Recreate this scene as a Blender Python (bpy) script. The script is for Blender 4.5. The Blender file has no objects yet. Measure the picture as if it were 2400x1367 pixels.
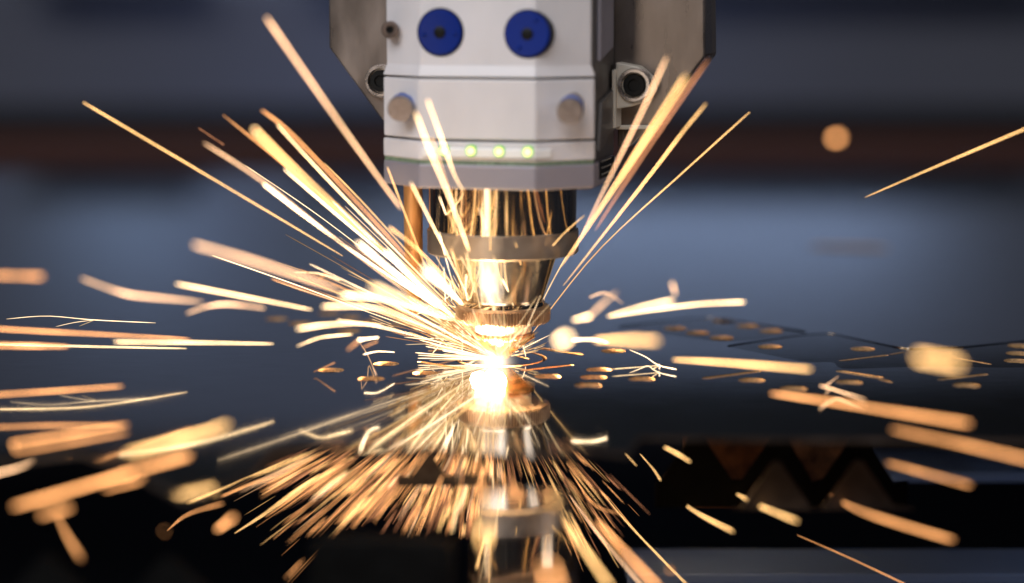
import bpy, bmesh, math, random
from mathutils import Vector, Matrix
random.seed(7)
C = bpy.context.scene
col = C.collection

# ------------------------------------------------------------------ camera
F = 4600.0            # focal length in pixels of the 2400 px wide photograph
S0 = 0.66             # focus distance (m)
TH = math.atan(683.5 / F)
KB = 150.0            # blur disc (px) of a point at infinity
RIGHT = Vector((1, 0, 0)); UP = Vector((0, math.sin(TH), math.cos(TH))); FWD = Vector((0, math.cos(TH), -math.sin(TH)))
def raydir(px, py):
    return RIGHT * ((px - 1200) / F) + UP * ((683.5 - py) / F) + FWD
CAM = -raydir(1179, 848) * S0         # the focus point is the foot of the nozzle axis: the origin
def P(px, py, s): return CAM + raydir(px, py) * s
def G(px, py, z=0.0):                  # a point on a level plane
    d = raydir(px, py); return CAM + d * ((z - CAM.z) / d.z)
def sheet_s(py, z=0.0):
    return (z - CAM.z) / raydir(1200, py).z
cd = bpy.data.cameras.new('camera'); cam = bpy.data.objects.new('camera', cd); col.objects.link(cam)
cam.location = CAM; cam.rotation_euler = (math.pi / 2 - TH, 0, 0)
cd.sensor_width = 36; cd.lens = 36 * F / 2400; cd.clip_start = 0.02; cd.clip_end = 50
cd.dof.use_dof = True; cd.dof.focus_distance = S0
APERT = KB * S0 / F
cd.dof.aperture_fstop = cd.lens / 1000 / APERT
C.camera = cam
C.render.resolution_x = 1024; C.render.resolution_y = 583

# ------------------------------------------------------------------ world, lamps, exposure
w = bpy.data.worlds.new('World'); C.world = w; w.use_nodes = True
bg = w.node_tree.nodes['Background']; bg.inputs[0].default_value = (0.010, 0.013, 0.022, 1); bg.inputs[1].default_value = 1.0
C.view_settings.view_transform = 'Standard'; C.view_settings.look = 'None'
C.view_settings.exposure = 0; C.view_settings.gamma = 1
C.cycles.use_denoising = True
C.cycles.sample_clamp_indirect = 12
C.cycles.sample_clamp_direct = 0
C.cycles.max_bounces = 8
C.cycles.caustics_reflective = True
def area(name, loc, target, size, power, color, sy=None):
    d = bpy.data.lights.new(name, 'AREA'); d.energy = power; d.color = color
    d.shape = 'RECTANGLE'; d.size = size; d.size_y = sy or size
    o = bpy.data.objects.new(name, d); col.objects.link(o); o.location = loc
    o.rotation_euler = (Vector(target) - Vector(loc)).to_track_quat('-Z', 'Y').to_euler()
    return o
area('key_softbox', (-0.50, -0.80, 0.86), (0, 0, 0.06), 1.5, 15.5, (0.93, 0.95, 1.0), 0.45)  # added key light front left of the head, widened for the cone highlight
area('side_lamp', (0.9, -0.25, 0.5), (0.03, 0, 0.1), 0.35, 1.6, (1.0, 0.93, 0.9))
area('warm_fill', (-0.34, -0.75, 0.05), (0, 0, 0.07), 0.11, 0.55, (1.0, 0.84, 0.68), 0.5)  # added warm fill out of view, gives the barrel its bright band
area('wall_fill', (-0.14, 1.75, -0.14), (-0.10, 2.35, 0.03), 0.3, 0.62, (0.36, 0.50, 1.0))  # added lamp hidden behind the rail to brighten the rear wall
area('wall_wash_lamp', (0.22, 2.19, 0.170), (0.22, 2.35, 0.34), 0.80, 1.2, (0.50, 0.70, 1.0), 0.03)  # added strip out of view, makes the blue gradient mirrored in the sheet
area('wall_wash_lamp', (-0.575, 2.17, 0.165), (-0.575, 2.35, 0.46), 0.16, 0.36, (0.46, 0.68, 1.0), 0.03)  # weaker added strip for the blue reflection at the left
pl = bpy.data.lights.new('plasma_light', 'POINT'); pl.energy = 0.95; pl.color = (1.0, 0.60, 0.27); pl.shadow_soft_size = 0.004
plo = bpy.data.objects.new('plasma_light', pl); col.objects.link(plo); plo.location = (-0.003, -0.011, 0.0046)

p2 = bpy.data.lights.new('spark_light', 'POINT'); p2.energy = 0.42; p2.color = (1.0, 0.74, 0.46); p2.shadow_soft_size = 0.0025
p2o = bpy.data.objects.new('spark_light', p2); col.objects.link(p2o); p2o.location = (-0.008, -0.015, 0.0030)

# ------------------------------------------------------------------ helpers
def mat(name, base=(0.5, 0.5, 0.5), rough=0.5, metal=0.0, noise=None, bump=0, spec=0.5, aniso=0.0):
    m = bpy.data.materials.new(name); m.use_nodes = True; nt = m.node_tree; b = nt.nodes['Principled BSDF']
    b.inputs['Base Color'].default_value = (*base, 1); b.inputs['Roughness'].default_value = rough
    b.inputs['Metallic'].default_value = metal; b.inputs['Specular IOR Level'].default_value = spec
    b.inputs['Anisotropic'].default_value = aniso
    if noise:
        scale, amount, stretch, rvar = noise
        tc = nt.nodes.new('ShaderNodeTexCoord'); mp = nt.nodes.new('ShaderNodeMapping'); nz = nt.nodes.new('ShaderNodeTexNoise')
        mp.inputs['Scale'].default_value = stretch; nz.inputs['Scale'].default_value = scale; nz.inputs['Detail'].default_value = 6
        nt.links.new(tc.outputs['Object'], mp.inputs[0]); nt.links.new(mp.outputs[0], nz.inputs['Vector'])
        mx = nt.nodes.new('ShaderNodeMix'); mx.data_type = 'RGBA'
        mx.inputs['A'].default_value = (*[c * (1 - amount) for c in base], 1)
        mx.inputs['B'].default_value = (*[min(1, c * (1 + amount)) for c in base], 1)
        rp = nt.nodes.new('ShaderNodeMapRange'); rp.inputs['From Min'].default_value = 0.3; rp.inputs['From Max'].default_value = 0.7
        nt.links.new(nz.outputs['Fac'], rp.inputs['Value']); nt.links.new(rp.outputs[0], mx.inputs['Factor'])
        nt.links.new(mx.outputs['Result'], b.inputs['Base Color'])
        if rvar:
            rr = nt.nodes.new('ShaderNodeMapRange'); rr.inputs['To Min'].default_value = max(0, rough - rvar); rr.inputs['To Max'].default_value = rough + rvar
            nt.links.new(rp.outputs[0], rr.inputs['Value']); nt.links.new(rr.outputs[0], b.inputs['Roughness'])
        if bump:
            bp = nt.nodes.new('ShaderNodeBump'); bp.inputs['Strength'].default_value = bump; bp.inputs['Distance'].default_value = 0.0002
            nt.links.new(nz.outputs['Fac'], bp.inputs['Height']); nt.links.new(bp.outputs[0], b.inputs['Normal'])
    return m
def emis(name, color, strength):
    m = bpy.data.materials.new(name); m.use_nodes = True; nt = m.node_tree; nt.nodes.clear()
    e = nt.nodes.new('ShaderNodeEmission'); o = nt.nodes.new('ShaderNodeOutputMaterial')
    e.inputs[0].default_value = (*color, 1); e.inputs[1].default_value = strength
    nt.links.new(e.outputs[0], o.inputs[0]); return m

M = dict(
    white=mat('white_paint', (0.64, 0.61, 0.615), 0.40, 0, (75, 0.05, (1, 1, 0.5), 0.08)),
    lilac=mat('grey_anodised', (0.27, 0.25, 0.285), 0.45, 0.2, (60, 0.06, (1, 1, 1), 0.05)),
    gasket=mat('green_gasket', (0.14, 0.20, 0.13), 0.7, 0, (900, 0.5, (1, 1, 1), 0)),
    dark=mat('dark_housing', (0.10, 0.09, 0.085), 0.4, 0.3, (50, 0.2, (1, 1, 1), 0.1)),
    blue=mat('blue_cap_paint', (0.0, 0.016, 0.17), 0.3, 0.0, (30, 0.15, (1, 1, 1), 0.05), spec=0.2),
    bluering=mat('bright_blue_ring', (0.01, 0.10, 0.45), 0.35),
    screw=mat('bronze_screw', (0.24, 0.18, 0.15), 0.35, 0.8, (300, 0.2, (1, 1, 1), 0.1)),
    black=mat('black_socket', (0.004, 0.004, 0.004), 0.5, spec=0.2),
    steel=mat('bolt_steel', (0.50, 0.45, 0.42), 0.3, 0.9, (300, 0.2, (1, 1, 1), 0.1)),
    knob=mat('knob_steel', (0.34, 0.29, 0.27), 0.36, 0.75, (500, 0.15, (1, 1, 1), 0.08)),
    bracket=mat('cast_plate', (0.20, 0.165, 0.145), 0.32, 0.7, (70, 0.5, (1, 1, 0.35), 0.12), 0.15),
    cream=mat('cream_plastic', (0.55, 0.50, 0.42), 0.5),
    chrome=mat('turned_steel', (0.80, 0.64, 0.46), 0.12, 1.0, (900, 0.10, (1, 1, 0.004), 0.05)),
    collar=mat('satin_collar', (0.42, 0.35, 0.29), 0.38, 0.85, (200, 0.1, (1, 1, 1), 0.08)),
    cone=mat('polished_cone', (0.88, 0.77, 0.62), 0.21, 1.0, (700, 0.06, (1, 1, 0.004), 0.04)),
    knurl=mat('knurled_bronze', (0.60, 0.42, 0.28), 0.32, 0.9, (900, 0.1, (1, 1, 1), 0.04)),
    ceramic=mat('cream_ceramic', (0.80, 0.68, 0.52), 0.35),
    copper=mat('nozzle_copper', (0.85, 0.42, 0.16), 0.22, 1.0, (300, 0.15, (1, 1, 0.3), 0.08)),
    tube=mat('copper_tube', (0.85, 0.36, 0.12), 0.36, 0.5, (200, 0.35, (1, 1, 0.2), 0.12)),
    plate=mat('sheet_steel', (0.47, 0.475, 0.485), 0.055, 1.0, (60, 0.14, (1, 9, 1), 0.025)),
    plate2=mat('offcut_steel', (0.42, 0.40, 0.39), 0.04, 1.0, (60, 0.10, (1, 1, 1), 0.02)),
    edge=mat('burnt_cut_edge', (0.46, 0.28, 0.13), 0.45, 0.15, (1500, 0.45, (1, 1, 1), 0.1), 0.5),
    rust=mat('rusty_slat', (0.20, 0.085, 0.035), 0.6, 0.3, (160, 0.6, (1, 1, 1), 0.2), 0.8),
    soot=mat('sooty_slat', (0.050, 0.036, 0.028), 0.5, 0.3, (120, 0.4, (1, 1, 1), 0.15), 0.6),
    slag=mat('slag_crust', (0.10, 0.105, 0.115), 0.5, 0.2, (220, 0.5, (1, 1, 1), 0.15), 0.8),
    soot2=mat('black_soot', (0.004, 0.004, 0.004), 0.7, 0.0, (160, 0.4, (1, 1, 1), 0.1), 0.5, spec=0.08),
    bar=mat('painted_blue_reflection', (0.22, 0.34, 0.66), 0.5),  # bluish reflection put into the base colour of the bars
    wall=mat('workshop_wall', (0.26, 0.26, 0.30), 0.8, 0, (1.5, 0.12, (1, 1, 1), 0)),
    railb=mat('black_band', (0.012, 0.010, 0.011), 0.7),
    railr=mat('brown_rail', (0.11, 0.038, 0.025), 0.7),
    tray=mat('dark_tray', (0.012, 0.012, 0.013), 0.6, 0, (20, 0.4, (1, 1, 1), 0.1)),
    ledgep=mat('added_ledge_paint', (0.10, 0.11, 0.13), 0.5),  # for the added ledges on the rear wall
    pane=emis('lit_window_pane', (0.30, 0.52, 1.0), 0.62),
    pane2=emis('dim_window_pane', (0.32, 0.53, 1.0), 0.40),
    led=emis('led_core', (1.0, 0.93, 0.42), 1.9),
    ledring=emis('led_rim', (0.22, 0.75, 0.02), 0.9),
)
def link(name, me, m, parent=None, smooth=False, bevel=0):
    o = bpy.data.objects.new(name, me); col.objects.link(o)
    if m is not None and not me.materials: me.materials.append(m)
    if parent: o.parent = parent
    if smooth:
        for p in me.polygons: p.use_smooth = True
        try: me.set_sharp_from_angle(angle=math.radians(32))
        except Exception: pass
    if bevel:
        b = o.modifiers.new('bevel', 'BEVEL'); b.width = bevel; b.segments = 2; b.limit_method = 'ANGLE'; b.angle_limit = math.radians(30)
    return o
def bm_obj(name, bm, m, parent=None, smooth=False, bevel=0):
    bmesh.ops.recalc_face_normals(bm, faces=bm.faces)
    me = bpy.data.meshes.new(name); bm.to_mesh(me); bm.free()
    return link(name, me, m, parent, smooth, bevel)
def tag(o, label=None, cat=None, group=None, kind=None):
    if label: o['label'] = label
    if cat: o['category'] = cat
    if group: o['group'] = group
    if kind: o['kind'] = kind
    return o
def empty(name, loc=(0, 0, 0), rz=0):
    o = bpy.data.objects.new(name, None); col.objects.link(o); o.location = loc; o.rotation_euler = (0, 0, rz); o.empty_display_size = 0.01
    return o
def add_prism(bm, poly, lo, hi, axis):
    """poly in the two other axes; extruded from lo to hi along axis (0,1,2)"""
    def v(a, b, h):
        if axis == 2: return (a, b, h)
        if axis == 1: return (a, h, b)
        return (h, a, b)
    A = [bm.verts.new(v(a, b, lo)) for a, b in poly]; B = [bm.verts.new(v(a, b, hi)) for a, b in poly]
    n = len(poly); bm.faces.new(A); bm.faces.new(B)
    for i in range(n): bm.faces.new((A[i], A[(i + 1) % n], B[(i + 1) % n], B[i]))
def add_box(bm, x0, x1, y0, y1, z0, z1): add_prism(bm, [(x0, y0), (x1, y0), (x1, y1), (x0, y1)], z0, z1, 2)
def add_lathe(bm, prof, segs=96, Mx=None, wob=None):
    Mx = Mx or Matrix.Identity(4); rings = []
    for j, (r, z) in enumerate(prof):
        if r < 1e-7: rings.append([bm.verts.new(Mx @ Vector((0, 0, z)))]); continue
        rings.append([bm.verts.new(Mx @ Vector(((r + (wob(j, i) if wob else 0)) * math.cos(2 * math.pi * i / segs), (r + (wob(j, i) if wob else 0)) * math.sin(2 * math.pi * i / segs), z))) for i in range(segs)])
    for a, b in zip(rings[:-1], rings[1:]):
        if len(a) == 1 and len(b) == 1: continue
        for i in range(segs):
            k = (i + 1) % segs
            if len(a) == 1: bm.faces.new((a[0], b[i], b[k]))
            elif len(b) == 1: bm.faces.new((a[i], a[k], b[0]))
            else: bm.faces.new((a[i], a[k], b[k], b[i]))
    for rg in (rings[0], rings[-1]):
        if len(rg) > 1: bm.faces.new(rg)

# ------------------------------------------------------------------ the setting behind and below
def struct(name, bm, m): return tag(bm_obj(name, bm, m), kind='structure')
bm = bmesh.new(); add_box(bm, -2.2, 2.2, 2.35, 2.45, -0.6, 1.6); struct('wall', bm, M['wall'])
bm = bmesh.new(); add_box(bm, -2.2, 2.2, -0.55, 2.35, -0.64, -0.60); struct('floor', bm, M['tray'])
def added_ledge(x0, x1, label):  # added ledge above the view, cuts off the wall wash below it
    t = empty('wash_ledge', ((x0 + x1) / 2, 2.35, 0.142)); tag(t, label, 'ledge'); h = (x1 - x0) / 2
    bm = bmesh.new(); add_box(bm, -h, h, -0.22, 0, 0, 0.008); bm_obj('shelf', bm, M['ledgep'], t)
    bm = bmesh.new(); add_box(bm, -h, h, -0.224, -0.22, -0.004, 0.026); bm_obj('lip', bm, M['ledgep'], t)
added_ledge(-0.30, 0.78, 'long added ledge under the unseen lamp washing the rear wall blue')
added_ledge(-0.70, -0.45, 'short added ledge under the unseen lamp washing the rear wall blue at the left')
bm = bmesh.new(); add_box(bm, -0.17, 2.0, 2.33, 2.349, 0.455, 1.55); o = bm_obj('wall_blackout', bm, M['tray']); tag(o, 'added black panel out of view that darkens the reflection in the sheet', 'blackout panel')  # unseen panel added to blacken the sheet's reflection at right
bm = bmesh.new(); add_box(bm, -2.0, -0.172, 2.33, 2.349, 0.555, 1.55); o = bm_obj('wall_blackout', bm, M['tray']); tag(o, 'added black panel out of view darkening the reflection at the left, starting higher', 'blackout panel')  # the same addition for the front of the sheet at left
t = empty('machine_rail', (0, 0.77, -0.06)); tag(t, 'long blurred red brown machine rail behind the far edge of the sheet', 'rail')
bm = bmesh.new(); add_box(bm, -0.9, 0.9, 0, 0.37, 0.0, 0.047); bm_obj('rail_bed', bm, M['railr'], t, bevel=0.002)
bm = bmesh.new(); add_box(bm, -0.9, 0.9, 0.37, 0.39, 0.0, 0.058); bm_obj('rail_web', bm, M['railr'], t)
bm = bmesh.new(); add_box(bm, -2.2, 2.2, 2.335, 2.349, -0.60, -0.042); o = bm_obj('wall_foot_band', bm, M['railb']); tag(o, 'blurred black skirting along the foot of the rear wall', 'band')  # plain black band low on the wall

# ------------------------------------------------------------------ the cut sheet
def circle_pts(c, r, n=40): return [(c.x + r * math.cos(2 * math.pi * i / n), c.y + r * math.sin(2 * math.pi * i / n)) for i in range(n)]
def slot_pts(a, b, w, n=8):
    a = Vector((a.x, a.y)); b = Vector((b.x, b.y)); d = (b - a).normalized(); nn = Vector((-d.y, d.x)); th = math.atan2(d.y, d.x); out = []
    for i in range(n + 1):
        t = th - math.pi / 2 + math.pi * i / n; out.append((b.x + w * math.cos(t), b.y + w * math.sin(t)))
    for i in range(n + 1):
        t = th + math.pi / 2 + math.pi * i / n; out.append((a.x + w * math.cos(t), a.y + w * math.sin(t)))
    return out
def round_poly(pts, r):
    out = []; n = len(pts)
    for i in range(n):
        p = Vector(pts[i]); a = Vector(pts[i - 1]); b = Vector(pts[(i + 1) % n])
        da = (a - p); db = (b - p); k = min(r, da.length * 0.4, db.length * 0.4)
        p0 = p + da.normalized() * k; p1 = p + db.normalized() * k
        for j in range(6):
            t = j / 5; q = p0 * (1 - t) ** 2 + p * 2 * t * (1 - t) + p1 * t * t; out.append((q.x, q.y))
    return out
def offset_poly(pts, d):
    n = len(pts); out = []; area2 = sum(pts[i][0] * pts[(i + 1) % n][1] - pts[(i + 1) % n][0] * pts[i][1] for i in range(n)); sg = 1 if area2 > 0 else -1
    for i in range(n):
        a = Vector(pts[i - 1]); b = Vector(pts[(i + 1) % n]); t = (b - a)
        if t.length < 1e-9: out.append(pts[i]); continue
        t.normalize(); nn = Vector((t.y, -t.x)) * sg; out.append((pts[i][0] + nn.x * d, pts[i][1] + nn.y * d))
    return out
def flat_plate(name, outlines, zt, thick, m, me_edge, parent=None, plain=(), plate_dy=0.0):
    cu = bpy.data.curves.new(name, 'CURVE'); cu.dimensions = '2D'; cu.fill_mode = 'BOTH'; cu.extrude = thick / 2
    for pts in outlines:
        sp = cu.splines.new('POLY'); sp.points.add(len(pts) - 1); sp.use_cyclic_u = True
        for p, q in zip(sp.points, pts): p.co = (q[0], q[1], 0, 1)
    tmp = bpy.data.objects.new(name + '_tmp', cu); col.objects.link(tmp)
    dg = bpy.context.evaluated_depsgraph_get(); dg.update()
    me = bpy.data.meshes.new_from_object(tmp.evaluated_get(dg)); bpy.data.objects.remove(tmp)
    me.name = name; me.materials.clear(); me.materials.append(m); me.materials.append(me_edge)
    for v in me.vertices: v.co.z += zt - thick / 2
    me.materials.append(M['soot'])
    def long_side(p, pts):
        return min((p.x - (x1 * t + x0 * (1 - t))) ** 2 + (p.y - (y1 * t + y0 * (1 - t))) ** 2 for (x0, y0), (x1, y1) in zip(pts, pts[1:] + pts[:1]) for t in (0, .5, 1)) < 0.0012 ** 2
    for p in me.polygons:
        p.material_index = 0 if abs(p.normal.z) > 0.5 else 1
        if p.material_index == 1:
            if p.center.y < -0.085 + plate_dy or p.center.y > 0.5: p.material_index = 2
            elif any(long_side(p.center, q) for q in plain): p.material_index = 0
    return link(name, me, m, parent)
def gx(*p): return [tuple(G(x, y).xy) for x, y in p]
HR = 0.0043
sheet_holes = [(776, 868), (905, 853), (870, 888), (998, 875), (1437, 823), (1404, 867), (1391, 885), (1378, 904), (1283, 883), (1504, 889),
               (648, 748), (702, 758), (770, 735), (822, 744), (872, 753), (925, 762), (818, 776), (1762, 892), (1860, 912), (1990, 897), (2265, 904)]
sheet_slots = [((985, 848), (1085, 865), 5), ((1228, 868), (1338, 856), 5), ((1268, 817), (1358, 831), 6), ((1012, 823), (1090, 812), 6),
               ((1655, 887), (1775, 871), 6), ((1972, 871), (2058, 885), 8), ((2205, 890), (2308, 878), 5), ((2062, 890), (2088, 896), 3), ((1945, 579), (2035, 582), 44)]
kk = S0 / F
def pslot(a, b, wpx): return slot_pts(G(*a), G(*b), wpx * 1.6 * kk)
ringc = G(1172, 840)
panel1 = round_poly(gx((1425, 766), (1655, 741), (1915, 779), (1700, 806)), 0.010)
panel2 = round_poly(gx((1690, 811), (1870, 785), (1945, 780), (2125, 817), (2255, 812), (2420, 796), (2600, 800), (2600, 860), (2330, 862), (2180, 858), (1968, 866), (1955, 848), (1895, 850)), 0.006)
outer = [(-0.55, 0.74), (0.65, 0.74)] + gx((3300, 1035), (2400, 1030), (1500, 1022), (1470, 1062), (1380, 1052), (1250, 1068), (1130, 1058), (1010, 1046), (900, 1056), (700, 1048), (640, 1062), (590, 1122), (440, 1168), (300, 1098), (190, 1060), (20, 1078), (-700, 1040))
outl = [outer] + [circle_pts(G(*h), HR) for h in sheet_holes] + [pslot(*s) for s in sheet_slots]
outl += [circle_pts(ringc, 0.0158, 72), offset_poly(panel1, 0.0001), offset_poly(panel2, 0.0001)]
sh = flat_plate('metal_sheet', outl, 0.0, 0.0014, M['plate'], M['edge'], None, (outl[-2], outl[-1]))
tag(sh, 'large mirror bright steel sheet with round holes and slots cut through it', 'metal sheet')
disc_slot = pslot((1203, 833), (1236, 841), 3)
dk = flat_plate('round_cutout', [circle_pts(ringc, 0.0145, 72), disc_slot], 0.0, 0.0014, M['plate'], M['edge']); tag(dk, 'small round steel disc being cut free right under the nozzle', 'cut part')
def piece(outlines, tilt, label):
    xs = [p[0] for p in outlines[0]]; ys = [p[1] for p in outlines[0]]; c = Vector(((min(xs) + max(xs)) / 2, (min(ys) + max(ys)) / 2, 0))
    loc_ = [[(x - c.x, y - c.y) for x, y in pl_] for pl_ in outlines]
    o = flat_plate('steel_cutout', loc_, 0, 0.0014, M['plate'], M['edge'], None, (loc_[0],), -9)
    o.location = c + Vector((0, 0, -0.0004)); o.rotation_euler = (math.radians(tilt), 0, 0)
    return tag(o, label, 'cut part')
piece([panel1] + [circle_pts(G(*h), HR) for h in [(1582, 768), (1635, 778), (1691, 789), (1697, 752), (1752, 763), (1807, 774)]] + [pslot((1745, 798), (1850, 788), 4)],
      0.50, 'cut steel panel with two rows of three round holes behind the bright wedge')
piece([panel2] + [circle_pts(G(*h), HR) for h in [(1805, 811), (2022, 816), (2390, 809), (2387, 826), (2383, 843)]] + [pslot((1972, 842), (2076, 830), 4), pslot((2088, 828), (2115, 823), 3), pslot((2240, 836), (2318, 850), 4)],
      0.36, 'long dark cut steel panel with slots and holes reaching the right edge')
# bent front offcut, and the slats that carry the sheet
Zo = -0.0045
def gz(*p): return [tuple(G(x, y, Zo).xy) for x, y in p]
oc = flat_plate('front_offcut', [gz((1132, 1158), (1200, 1150), (1290, 1149), (1336, 1156), (1330, 1250), (1322, 1500), (1140, 1500), (1128, 1300))], Zo, 0.002, M['plate2'], M['edge'])
tag(oc, 'mirror like strip of scrap steel lying lower in front of the sheet', 'steel offcut')
def slat(y, x0, x1, pitch, top, valley, bottom, m, label, ph=0.0, seed=0):
    rnd = random.Random(seed); pts = [(x0, bottom)]; x = x0 + ph * pitch; k = 0; pts.append((x0, valley))
    while x < x1 - pitch:
        pts += [(x + 0.06 * pitch, valley + rnd.uniform(-.001, .001)), (x + 0.46 * pitch, top - rnd.uniform(0, .0012)), (x + 0.54 * pitch, top - rnd.uniform(0, .0012)), (x + 0.94 * pitch, valley + rnd.uniform(-.001, .001))]
        x += pitch
    pts += [(x1, valley), (x1, bottom)]
    bm = bmesh.new(); add_prism(bm, pts, -0.001, 0.001, 1); o = bm_obj('toothed_support', bm, m); o.location = (0, y, 0)
    return tag(o, label, 'support slat', 'toothed slats under the sheet')
def zs(py, y): return G_at(py, y)
def G_at(py, y):
    d = raydir(1200, py); return CAM.z + d.z * (y - CAM.y) / d.y
slat(-0.085, P(1740, 1100, .56).x, P(2175, 1100, .56).x, P(1940, 1100, .56).x - P(1740, 1100, .56).x, G_at(1075, -.085), G_at(1190, -.085), G_at(1194, -.085), M['soot'], 'front grey slat with pointed teeth below the sheet edge at right', 0, 1)
slat(-0.050, P(1545, 1100, .60).x, P(2150, 1100, .60).x, P(1740, 1100, .60).x - P(1545, 1100, .60).x, G_at(1005, -.05), G_at(1130, -.05), G_at(1188, -.05), M['soot2'], 'blackened slat with pointed teeth between the grey and the rusty one', 0, 5)
x0, x1 = P(1640, 1100, 0.58).x, P(2095, 1100, 0.58).x
bm = bmesh.new(); add_prism(bm, [(x0, G_at(1000, -.022)), (x1, G_at(1000, -.022)), (x1 - .003, G_at(1190, -.022)), (x0 + .002, G_at(1190, -.022))], -.001, .001, 1); o = bm_obj('rusty_plate', bm, M['rust']); o.location = (0, -.022, 0)
tag(o, 'rusty upright plate glowing orange behind the toothed slats at right', 'plate')
slat(-0.060, P(930, 1060, .6).x, P(1150, 1060, .6).x, 0.0135, -0.0160, -0.0245, -0.0275, M['slag'], 'slag crusted pale slat stub in the gap below the nozzle', 0.15, 3)
slat(-0.165, P(-200, 1260, .48).x, P(700, 1260, .48).x, 0.031, -0.0195, -0.033, -0.05, M['soot2'], 'nearly black slat along the bottom left', 0.4, 4)
bm = bmesh.new(); xa, xb = P(690, 1270, .5).x, P(1060, 1270, .5).x
add_prism(bm, [(xa, -.06), (xa + .003, -.0205), (xa + .006, -.0185), (xb - .004, -.0195), (xb, -.0205), (xb, -.06)], -.004, .004, 1)
o = bm_obj('support_block', bm, M['soot2'], None, bevel=.0006); o.location = (0, -.15, 0); tag(o, 'black flat topped block at the bottom left of the mirrored barrel', 'block')
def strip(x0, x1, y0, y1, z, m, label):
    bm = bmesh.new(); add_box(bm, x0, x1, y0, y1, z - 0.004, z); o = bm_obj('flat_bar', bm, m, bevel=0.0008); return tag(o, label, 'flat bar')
a = G(1470, 1345, -0.080); b = G(2600, 1285, -0.080); strip(a.x, b.x, a.y, b.y, -0.080, M['bar'], 'blurred bar with a painted grey blue reflection along the bottom right corner')
a = G(2085, 1108, -0.055); b = G(2700, 1052, -0.055); strip(a.x, b.x, a.y, b.y, -0.055, M['bar'], 'short blurred bar with a painted grey blue reflection under the sheet at the right edge')

# ------------------------------------------------------------------ the laser head
YAW = math.radians(-14)
head = empty('laser_head', (0, 0, 0), YAW); tag(head, 'white laser cutting head with copper nozzle over the steel sheet', 'laser head')
HM = Matrix.Rotation(YAW, 3, 'Z'); HI = HM.inverted()
def L(px, py, ly):                      # photo ray met with the head's own plane at depth ly
    o = HI @ CAM; d = HI @ raydir(px, py); t = (ly - o.y) / d.y; return o + d * t
def zl(px, py, ly): return L(px, py, ly).z
def zax(py): return CAM.z + raydir(1179, py).z * (-CAM.y / raydir(1179, py).y)    # silhouette height on the axis plane
k = 0.628 / F
HW, FWD_X, FY, FE, BK = 139 * k, 256 * k, -0.0335, -0.0335 + 98 * k, 0.0155
def profile(inset=0.0, back=FE): return [(-HW + inset * .3, FY + inset), (HW - inset * .3, FY + inset), (FWD_X - inset, FE + inset * .2), (FWD_X - inset, back), (-FWD_X + inset, back), (-FWD_X + inset, FE + inset * .2)]
zs1 = zl(1120, 184, FY); zs2 = zl(1120, 331, FY); zg0 = zl(1120, 378, FY); zg1 = zl(1120, 387, FY); zb = zl(1120, 444, FY); ztop = zl(1120, -160, FY)
zflare = zl(1120, 154, FY); g = 0.00035
def cover(name, z0, z1, m, inset=0, back=FE + 0.002, bevel=0.0005):
    bm = bmesh.new(); add_prism(bm, profile(inset, back), z0, z1, 2); return bm_obj(name, bm, m, head, bevel=bevel)
bm = bmesh.new()
rings = []
for z, ins in ((ztop, 0.0013), (zflare, 0.0013), (zs1 + g, 0.0), ):
    rings.append([bm.verts.new((x, y, z)) for x, y in profile(ins, FE + 0.002)])
for A, B in zip(rings[:-1], rings[1:]):
    for i in range(6): bm.faces.new((A[i], A[(i + 1) % 6], B[(i + 1) % 6], B[i]))
bm.faces.new(rings[0]); bm.faces.new(rings[-1])
upper = bm_obj('upper_cover', bm, M['white'], head, bevel=0.0004)
middle = cover('middle_cover', zs2 + g, zs1 - g, M['white'], 0.0002)
lower = cover('lower_cover', zg0, zs2 - g, M['white'], 0)
cover('gasket', zg1, zg0, M['gasket'], 0.0004, bevel=0)
cover('base_block', zb, zg1, M['lilac'], 0.0, BK, 0.0006)
bm = bmesh.new(); add_prism(bm, [(-FWD_X + .0006, FE + .002), (FWD_X - .0006, FE + .002), (FWD_X - .0006, BK), (-FWD_X + .0006, BK)], zg1, ztop, 2)
hous = bm_obj('housing', bm, M['dark'], head, bevel=0.0008)
# side recess plates and sticker on the right of the housing
bm = bmesh.new(); add_prism(bm, [(FE + .006, zs1 + .005), (BK - .008, zs1 + .009), (BK - .008, ztop - .01), (FE + .006, ztop - .01)], FWD_X - .0006, FWD_X + .0006, 0)
bm_obj('side_plate', bm, M['lilac'], head, bevel=0.0003)
bm = bmesh.new(); add_prism(bm, [(FE + .005, zs2 - .004), (BK - .003, zs2 + .002), (BK - .003, zs1 - .004), (FE + .009, zs1 - .008)], FWD_X - .0006, FWD_X + .0008, 0)
bm_obj('side_plate', bm, M['dark'], head, bevel=0.0003)
bm = bmesh.new(); add_prism(bm, [(FE + .008, zb + .002), (BK - .004, zb + .002), (BK - .004, zg0 - .001), (FE + .008, zg0 - .001)], FWD_X, FWD_X + .0003, 0)
stk = bm_obj('warning_sticker', bm, M['black'], head)
bm = bmesh.new()
for i in range(4):
    for j in range(3):
        y0 = FE + .011 + i * .0042; z0 = zb + .0032 + j * .0021
        add_prism(bm, [(y0, z0), (y0 + .0021, z0 + .0002), (y0 + .0021, z0 + .00035), (y0, z0 + .00015)], FWD_X + .0003, FWD_X + .0005, 0)
tag(bm_obj('print', bm, M['cream'], stk), kind='stuff')
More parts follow.
